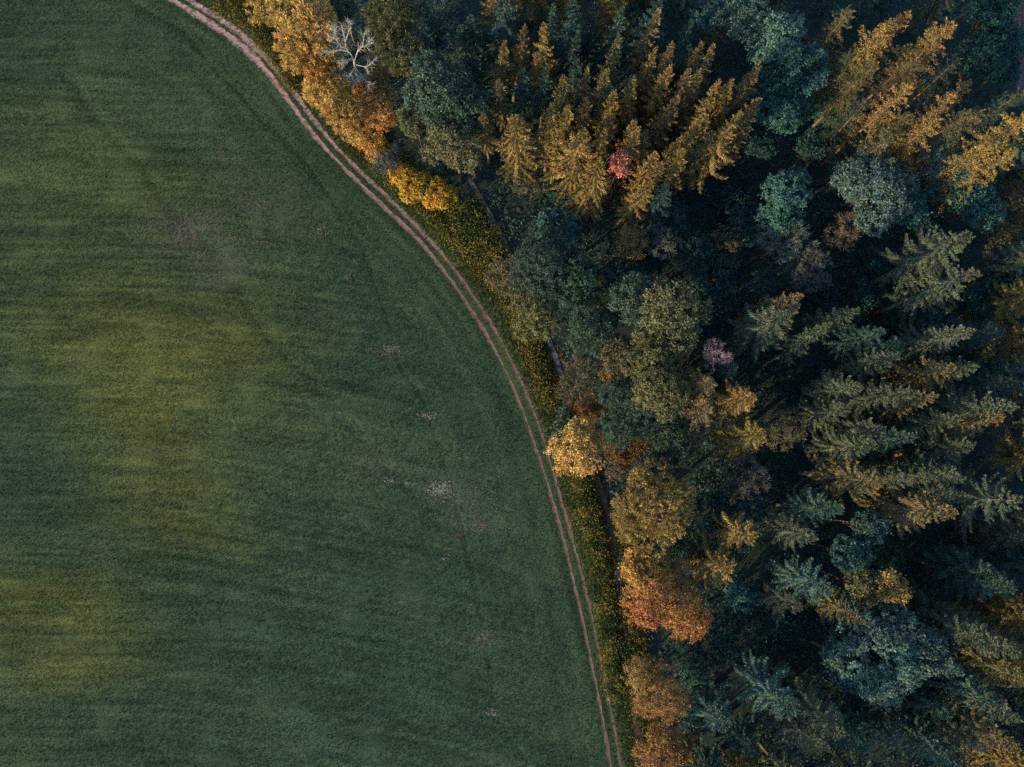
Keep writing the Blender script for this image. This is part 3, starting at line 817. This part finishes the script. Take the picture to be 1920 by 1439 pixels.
for a in [(1091,250,24,4.8,'spr',1.1,'widest sunlit spruce with golden boughs left of the pink-leaved tree','the widest golden spruce'),
          (1125,299,22,3.9,'spr',1.15,'golden spruce directly below left of the pink-leaved tree','the golden spruce below the pink-leaved tree'),
          (969,217,23,4.2,'spr',1.1,'broad orange spruce standing alone right of the oaks above the footpath','the broad orange spruce above the footpath'),
          (1372,232,24,4.0,'spr',0.75,'sparse spruce with pale trailing boughs at the plantation right edge','the sparse pale spruce'),
          (945,-12,22,4.0,'sprd',0.9,'dark spruce cut by the top edge with radiating boughs',None),
          (1077,-2,22,3.6,'sprd',0.9,'dark spruce at the top edge above the slender spruces',None),
          (1237,2,22,3.8,'sprd',0.9,'dark star-shaped spruce at the top edge of the plantation',None),
          (1480,588,24,4.6,'sprg',1.15,'wide star-shaped spruce with fan of long boughs near the blush tree','the wide star-shaped spruce in the middle'),
          (1414,1008,19,3.7,'spr',0.85,'orange-tipped spruce right of the golden tree with boughs spread left','the orange-tipped spruce by the golden tree'),
          (1366,1070,16,4.6,'spr',0.8,'spidery orange spruce seen from straight above, beside the orange tree','the spidery orange spruce'),
          (1556,1108,20,4.4,'sprb',1.0,'bluish spruce with fanned boughs above the round teal tree','the bluish fan spruce'),
          (1915,940,22,6.0,'sprg',0.62,'very wide spruce with arching bare boughs at the right edge','the arching spruce at the right edge'),
          (1487,1340,22,4.9,'sprb',1.15,'pale-tipped bluish spruce leaning to lower right near bottom edge','the pale-tipped bluish spruce at the bottom'),
          (1582,1382,23,4.3,'sprg',1.1,'orange-tipped spruce just right of the pale-tipped bluish spruce','the orange-tipped spruce near the bottom'),
          (1822,440,26,5.2,'sprg',1.0,'tall spruce leaning right with golden boughs, upper of two','the upper golden leaning spruce'),
          (1838,508,26,4.6,'sprg',0.8,'tall sparse spruce leaning right with pale stem, lower of two','the lower leaning spruce with pale stem'),
          (1638,1170,21,3.2,'sprb',0.8,'small frosted spruce against the top of the round teal tree','the frosted spruce on the round teal tree')]:
    star_spruce(a[0], a[1], a[2], a[3], a[4], a[5], a[6], a[7])

# --- pink tree, larches and broadleaves at the top right
leafy(1160,308,23,18,'oak','pink','salmon pink leafy tree among golden spruces','the pink-leaved tree')
for a in [(1398,25,58,20,'oak','pale'),(1450,72,62,21,'oak','pale'),(1515,128,46,18,'oak','teal'),(1467,212,58,16,'oak','teal'),(1445,160,42,16,'oak','teal'),(1340,20,40,17,'oak','teal'),(1425,262,38,12,'oak','dkteal')]:
    leafy(*a)
for (u_, v_, h_, c_, s_) in [(1650,35,26,'larch',1.15),(1585,14,24,'larcho',.95),(1682,22,25,'larch',.85),(1805,32,26,'larch',1.15),(1760,50,23,'larcho',.95),(1705,155,26,'larch',1.1),
                             (1778,190,25,'larch',1.0),(1755,228,25,'larch',1.15),(1700,205,23,'larcho',.95),(1815,200,24,'larcho',.85),(1832,152,24,'larcho',.95),(1903,176,25,'larchd',.95),
                             (1918,208,27,'larch',1.15),(1857,266,24,'larch',.9),(1915,285,25,'larch',1.0),(1640,110,22,'larcho',1.0),(1725,110,22,'larcho',1.0),(1600,90,20,'larchd',.95),
                             (1655,255,22,'larcho',1.05),(1620,205,20,'larchd',.95),(1690,300,19,'larchd',.95),(1780,130,20,'larchd',.9),(1860,205,22,'larcho',.9)]:
    conifer(u_, v_, h_ + rt.uniform(-1.5, .8), c_, LAR, s_ * 0.86, 0.03, name='larch_tree', species='larch')
for a in [(1862,25,48,17,'oak','dkteal'),(1848,100,58,16,'oak','dkteal'),(1893,75,36,14,'puff','teal'),(1885,125,34,12,'oak','teal'),(1767,297,44,17,'twig','pale'),(1757,345,40,13,'oak','teal'),
          (1698,385,42,14,'oak','teal'),(1476,352,44,17,'oak','teal'),(1462,398,44,15,'oak','teal'),(1523,275,30,11,'oak','dkteal'),
          (1830,385,48,15,'oak','teal'),(1907,372,36,13,'fine','brown'),(1590,325,34,12,'oak','dkteal'),(1545,390,34,11,'oak','dkteal'),(1600,300,30,10,'oak','dkteal'),(1880,440,40,12,'fine','brown'),(1895,530,44,12,'oak','dkteal'),
          (1845,568,36,11,'oak','dkteal'),(1742,600,26,10,'oak','teal'),(1860,655,26,13,'oak','olive'),(1400,420,40,9,'oak','dkteal'),(1740,420,36,10,'oak','dkteal')]:
    leafy(*a)
leafy(1638,355,72,20,'puff','pale','large pale-topped grey-green tree below the larches','the large pale-topped tree below the larches')
leafy(1588,437,30,14,'twig','brown','brownish tree with thin foliage below the large pale-topped tree','the thin brownish tree')
leafy(1476,446,46,14,'twig','grey','silvery grey thin-leaved tree above the wide star-shaped spruce','the silvery grey tree')
leafy(1523,514,36,14,'twig','violet','greyish violet twiggy tree right above the wide star-shaped spruce','the greyish violet twiggy tree')

# --- centre: broadleaves between path and spruces
for a in [(1018,500,74,15,'oak','green','largest dark oak beside the footpath, upper part','the large dark oak by the footpath'),
          (1075,520,50,14,'oak','green','dark right-hand crown of the large oak',None),  # right crown of the large oak, split off as its own object
          (1010,585,52,12,'oak','olive','olive lower crown of the large oak overhanging the footpath',None),  # lower crown of the same large oak, also split off
          (962,515,42,9,'fine','brown','brownish low tree on the verge left of the large dark oak',None),
          (1040,435,46,9,'oak','teal','teal bush-like tree above the large dark oak',None),
          (1185,456,30,9,'fine','ochre','small round ochre tree in the dark gap below the plantation','the small round ochre tree'),
          (1247,452,34,9,'fine','grey','round greyish tree right of the small ochre tree',None),
          (1307,470,40,8,'fine','dkteal','dim dark teal tree two places right of the ochre tree',None),
          (1170,535,44,7,'oak','dkteal','dark low tree below the small round ochre tree',None),
          (1340,520,44,7,'oak','dkteal','dark low tree left of the wide star-shaped spruce',None),
          (1262,598,76,19,'oak','olive','tall olive tree with golden top in the centre of the wood','the tall olive tree in the centre'),
          (1195,560,50,16,'oak','green','green tree above left of the tall olive centre tree',None),
          (1112,625,56,13,'oak','green','green tree left of the tall olive centre tree beside the path',None),
          (1165,665,42,13,'oak','brown','brownish tree below left of the tall olive centre tree',None),
          (1232,672,62,18,'oak','olive','golden-olive tree just below the tall olive centre tree',None),
          (1240,730,58,19,'oak','olive','olive-gold tree in the middle between olive tree and the rusty shrubs','the olive-gold tree in the centre'),
          (1195,765,74,16,'oak','green','broad green tree above the rusty shrubs beside the path',None),
          (1150,700,26,9,'fine','rust','rusty low tree hidden left of the olive-gold centre tree',None),
          (1085,722,38,8,'twig','brown','round twiggy brown bush beside the footpath','the round twiggy brown bush'),
          (1108,768,26,5,'fine','rust','small rusty shrub below the round twiggy bush',None),
          (1342,667,25,17,'twig','blush','pale blush tree gleaming among olive conifers in the centre','the pale blush tree'),
          (1083,838,57,12,'oak','gold','golden round tree overhanging the dirt track','the golden tree over the track'),
          (1060,800,32,9,'oak','green','green crown behind the golden tree overhanging the track',None),  # crown behind the golden tree, kept as its own tree object
          (1180,827,38,7,'fine','rust','rusty orange shrub right of the golden tree over the track','the rusty orange shrub'),
          (1152,866,30,5,'fine','brown','brown low shrub below the rusty orange shrub',None),
          (1258,810,40,13,'pine','green','green conifer-like tree below the broad green tree',None),
          (1232,880,44,11,'oak','green','shaded green back of the large golden tree by the footpath',None),  # back of the large golden tree, built as a separate object
          (1230,955,80,16,'pine','dullgold','large golden tree beside the footpath, right of the weeds','the large golden tree by the footpath'),
          (1467,811,38,16,'fine','brown','rusty thin-leaved tree in the dark gap right of centre','the rusty thin-leaved tree'),
          (1395,900,40,11,'twig','violet','greyish violet half-dead tree in the dark gap right of the golden tree','the half-dead violet tree'),
          (1408,950,30,9,'oak','dkteal','dark teal tree above the orange-tipped spruce',None),
          (1205,1070,42,13,'puff','amber','amber crown on the top of the big orange tree by the footpath',None),  # top crown of the big orange tree as its own object
          (1220,1115,48,14,'fine','orange','big bright orange tree beside the footpath','the big orange tree'),
          (1278,1150,44,13,'fine','orange','right-hand crown of the big orange tree',None),  # another crown of the same big orange tree
          (1265,1075,34,11,'fine','ochre','ochre crown at the upper right of the big orange tree',None),  # upper right crown of the same big orange tree
          (1178,1075,30,9,'twig','violet','greyish violet twiggy shrub on the upper left of the orange tree',None),
          (1392,1122,30,8,'oak','teal','round teal shrub-like tree under the spidery spruce',None),
          (1234,1300,54,13,'fine','dullorange','dull orange round tree by the footpath, lower of the two orange ones','the lower orange tree'),
          (1205,1270,34,10,'fine','ochre','ochre crown on the upper left of the lower orange tree',None),  # crown of the lower orange tree, built as a separate object
          (1240,1405,44,10,'fine','dullorange','dull orange tree at the bottom edge beside the footpath','the dull orange tree at the bottom edge'),
          (1300,1418,34,9,'fine','ochre','ochre tree at the bottom edge right of the dull orange tree',None),
          (1304,1276,26,7,'oak','teal','small teal tree touching the lower orange tree on its right',None),
          (1314,1328,30,7,'oak','teal','teal tree below the small teal one, right of the lower orange tree',None),
          (1673,1103,32,18,'puff','ochre','round ochre-tipped tree right of the bluish fan spruce','the round ochre-tipped tree'),
          (1628,988,34,17,'puff','sprb','bluish puffy tree in the dark area left of the round dark gap',None),
          (1598,1042,36,17,'puff','sprb','bluish puffy tree above the bluish fan spruce',None),
          (1620,1100,34,17,'puff','olive','olive puffy tree between fan spruce and round ochre-tipped tree',None),
          (1655,1226,88,19,'puff','pale','very large round teal-grey tree in the lower right','the large round teal tree'),
          (1722,1222,52,19,'puff','pale','teal-grey right shoulder crown of the large round tree',None),  # right shoulder of the large round tree, built as its own object
          (1588,1245,46,15,'puff','teal','teal left shoulder crown of the large round tree',None),  # left shoulder of the same round tree, own object
          (1600,1180,40,12,'oak','dkteal','dark teal tree above left of the large round teal tree',None)]:
    leafy(a[0], a[1], a[2], a[3], a[4], a[5], a[6], a[7])
for (u_, v_, h_, c_, s_, l_, m_) in [(1330,712,20,'sprm',1.05,'orange-lit spruce below the pale blush tree','the orange-lit spruce below the blush tree'),(1340,775,19,'sprm',1.1,'golden-olive spruce two below the pale blush tree',None),(1402,740,21,'spr',1.0,'orange spruce standing right of the orange-lit spruce below the blush tree',None),
                             (1290,770,17,'sprg',.9,'olive spruce between the olive-gold centre tree and golden-olive spruce',None),(1436,825,19,'spr',.95,'orange-tipped spruce left of the rusty thin-leaved tree',None),(1392,690,17,'sprd',.7,'small dark spruce right of the pale blush tree',None)]:
    conifer(u_, v_, h_, c_, SPB, s_, label=l_, mark=m_)

# --- tall spruces on the right
for (u_, v_, h_, c_, s_) in [(1503,538,24,'spr',.8),(1500,580,24,'spr',.85),(1601,583,24,'sprg',.85),(1550,640,24,'sprg',.75),(1845,612,25,'sprg',.95),(1696,660,25,'sprg',.9),(1645,705,24,'sprg',.95),
                             (1792,690,25,'spr',1.0),(1846,682,24,'sprg',.8),(1752,755,25,'spr',.95),(1596,767,23,'sprg',.95),(1710,738,24,'sprg',.85),(1910,760,26,'sprg',.95),(1902,790,26,'spr',.85),(1823,792,25,'sprg',.9),
                             (1711,818,24,'sprb',.75),(1668,795,23,'sprg',.75),(1665,612,20,'sprd',.9),(1710,640,20,'sprd',.85),(1908,708,23,'sprd',1.0),(1652,842,24,'sprg',1.05),(1668,892,24,'spr',1.05),
                             (1720,892,24,'sprg',.75),(1812,874,25,'sprg',.85),(1846,852,24,'sprg',.8),(1806,938,25,'sprg',.9),(1788,963,25,'spr',1.05),(1743,884,22,'sprg',.7),(1563,966,21,'sprb',.75),(1525,1000,20,'sprg',.8),
                             (1608,1142,21,'spr',.75),(1908,1222,25,'sprg',1.1),(1925,1272,25,'spr',.95),(1532,1424,22,'sprg',1.0),(1917,1362,24,'sprg',1.0),(1908,1430,25,'spr',1.05),(1876,1318,23,'sprb',1.0),
                             (1913,1102,22,'sprd',1.05),(1868,1090,20,'sprd',1.0),(1367,1378,16,'sprb',1.0),(1612,1408,19,'sprd',.9),(1795,1425,21,'sprb',1.0),(1845,1400,22,'sprg',.95),(1850,1190,22,'sprg',.95),(1840,1250,22,'sprb',.8),
                             (1420,1420,16,'sprd',.9),(1880,600,21,'sprd',.9),
                             (1500,1140,16,'sprg',.9),(1700,1420,18,'sprd',.9),(1660,1390,18,'sprd',.9),(1780,1340,19,'sprd',.9)]:
    conifer(u_, v_, h_ + rt.uniform(-2.2, .8), 'sprm' if c_ == 'spr' else c_, SPW, s_ * rt.uniform(0.8, 1.1))

for (u_, v_, h_, c_, s_) in [(812,18,17,'sprd',.8),(862,40,17,'sprd',.85),(885,8,18,'sprd',.85),(890,95,16,'sprd',.75),(835,70,14,'sprd',.8),(800,70,13,'sprd',.7)]:
    conifer(u_, v_, h_, c_, SPB, s_)

# --- the bare white tree
def bare_tree():
    base = at(692, 187)
    e = bpy.data.objects.new('bare_tree', None); COL.objects.link(e); e.location = base
    rng = np.random.default_rng(77)
    loc = lambda u, v, h: np.array(at(u, v, h)) - np.array(base)
    V, F = tube([loc(692, 187, -0.1), loc(684, 170, 3), loc(675, 152, 6), loc(668, 138, 8.2), loc(664, 116, 10.5)], [0.34, 0.27, 0.23, 0.2, 0.15], 8)
    link('trunk', mesh_np('trunk', V, F, M_PALE, True), e)
    L = [[(664,116,10.5),(659,104,11.7),(651,92,13),(646,72,14.4),(640,47,16)],
         [(651,92,13),(640,87,13.4),(627,76,14),(617,67,14.6)],
         [(655,98,12.4),(637,95,12.8),(622,95,13),(609,97,12.8)],
         [(648,78,14),(655,62,15),(656,46,15.6)],
         [(664,116,10.5),(671,100,12.2),(680,84,13.6),(684,61,15)],
         [(676,91,13),(688,84,13.6),(694,76,14)],
         [(666,124,9.6),(656,137,9.8),(645,146,9.4),(631,147,9.4)],
         [(656,137,9.8),(662,148,9),(668,151,8.5)],
         [(667,127,9.4),(680,142,9),(692,161,8.4)],
         [(668,122,10),(688,126,10.4),(705,111,11)],
         [(662,110,11),(650,114,11.6),(640,118,11.8)],
         [(634,81,13.6),(630,66,14.6),(628,57,15)]]
    for i, q in enumerate(L):
        P = np.array([loc(*p) for p in q]); r0 = 0.10 if i in (0, 4, 6) else 0.06
        P[1:-1] += rng.normal(0, 0.12, (len(P) - 2, 3))
        V, F = tube(P, np.linspace(r0, 0.03, len(P)), 5)
        br = link('branch', mesh_np('branch', V, F, M_PALE, True), e)
        parts = []
        for j in range(34):                      # twigs
            f = rng.uniform(0.3, 1) * (len(P) - 1); k = min(int(f), len(P) - 2)
            c = P[k] + (P[k + 1] - P[k]) * (f - k); d = norm(norm(P[k + 1] - P[k]) + rng.normal(0, 0.6, 3)); l = rng.uniform(0.5, 1.5)
            mid = c + d * l * 0.5 + rng.normal(0, 0.07, 3)
            parts.append(tube([c, mid, c + d * l + rng.normal(0, 0.12, 3)], [0.02, 0.014, 0.007], 3))
            for q2 in range(3):
                d2 = norm(d + rng.normal(0, 0.6, 3)); parts.append(tube([mid, mid + d2 * l * rng.uniform(0.3, 0.7)], [0.012, 0.006], 3))
        V, F = join(parts)
        link('twigs', mesh_np('twigs', V, F, M_PALE, True), br)
    TREES.append((e, 'bare tree', 660, 105, 'pale', '', 'the bare white tree', 'bare white tree with bleached branches and no leaves at the wood edge'))
bare_tree()

# --- trees just outside the picture keep the wood going; shade trees fill the gaps
occ = np.array([[t[2], t[3]] for t in TREES])
rx = random.Random(11)
k = 0
for i in range(400):
    u_, v_ = rx.uniform(860, 2120), rx.uniform(-140, 1620)
    out = u_ > 1965 or v_ > 1490 or v_ < -45
    if not out: continue
    p = at(u_, v_, 20)
    sd1 = seg_dist(np.array([[p.x, p.y]]), PC_FAR, True)[0][0]
    if sd1 < 11 or (u_ > 1880 and v_ < 150): continue
    if np.min(np.hypot(occ[:, 0] - u_, occ[:, 1] - v_)) < 48: continue
    occ = np.vstack([occ, [u_, v_]])
    conifer(u_, v_, rx.uniform(20, 25), rx.choice(['sprg', 'sprd', 'spr']), SPB, rx.uniform(0.9, 1.1), label='green spruce just beyond the edge of the picture')
    TREES[-1][0]['group'] = 'spruces beyond the picture edge'
    k += 1
    if k > 55: break
k = 0
for i in range(3000):
    u_, v_ = rx.uniform(780, 1930), rx.uniform(0, 1440)
    p = at(u_, v_, 5)
    sd1 = seg_dist(np.array([[p.x, p.y]]), PC_FAR, True)[0][0]
    if sd1 < 13 or (u_ > 1860 and v_ < 220): continue
    if np.min(np.hypot(occ[:, 0] - u_, occ[:, 1] - v_)) < 40: continue
    if min(math.hypot(q[0] - p.x, q[1] - p.y) for q in PATH[::8]) < 3.2: continue
    occ = np.vstack([occ, [u_, v_]])
    leafy(u_, v_, rx.uniform(22, 34), rx.uniform(4, 8), rx.choice(['oak', 'fine', 'oak']), rx.choice(['dkteal', 'dkteal', 'dkteal', 'teal', 'brown']),
          name='young_tree', species='young tree')
    TREES[-1][0]['group'] = 'young trees in the shade'
    k += 1
    if k > 48: break

# ------------------------------------------------------------------ labels that single each tree out
CATS = {'spruce': 'spruce', 'larch': 'larch', 'pine': 'pine', 'broadleaf tree': 'tree', 'shrub': 'shrub', 'bare tree': 'tree', 'young tree': 'tree'}
LOOK2 = {'young tree': 'shaded low '}
MARKS = [(t[2], t[3], t[6]) for t in TREES if t[6]]
DIRS = ['right of', 'upper right of', 'above', 'upper left of', 'left of', 'lower left of', 'below', 'lower right of']
ORD = ['nearest', 'second', 'third', 'fourth', 'fifth', 'sixth', 'seventh', 'eighth', 'ninth', 'tenth']
def octant(du, dv):
    return int(round(math.degrees(math.atan2(-dv, du)) / 45)) % 8
used = set(t[7] for t in TREES if t[7])
for (e, sp, u_, v_, c_, size, mark, lab) in TREES:
    e['category'] = CATS[sp]
    if lab:
        e['label'] = lab; continue
    best = None
    for (mu, mv, mt) in MARKS:
        d = math.hypot(u_ - mu, v_ - mv)
        if d < 1: continue
        oc = octant(u_ - mu, v_ - mv)
        rank = sum(1 for t in TREES if t[1] == sp and t[0] is not e and math.hypot(t[2] - mu, t[3] - mv) > 1
                   and octant(t[2] - mu, t[3] - mv) == oc and math.hypot(t[2] - mu, t[3] - mv) < d)
        if rank > 9: continue
        look = LOOK2.get(sp, '') + LOOK[c_] + ' '
        text = '%s%s, %s %s %s' % (look, sp, ORD[rank], DIRS[oc], mt)
        cost = rank * 60 + d + (400 if text in used else 0) + 900 * max(0, len(text.split()) - 16)
        if best is None or cost < best[0]:
            best = (cost, text)
    e['label'] = best[1] if best else '%s %s in the dense part of the wood' % (LOOK[c_], sp)
    used.add(e['label'])
GRP = {'spruce': 'spruces of the wood', 'larch': 'larches at the upper right', 'pine': 'pines at the wood edge', 'broadleaf tree': 'broadleaf trees of the wood', 'shrub': 'shrubs at the wood edge'}
for t in TREES:
    if 'group' not in t[0] and t[1] in GRP:
        t[0]['group'] = GRP[t[1]]
print('trees', len(TREES), 'tris', sum(sum(len(p.vertices) - 2 for p in m.polygons) if len(m.polygons) < 2000 else len(m.polygons) * (len(m.polygons[0].vertices) - 2) for m in bpy.data.meshes))
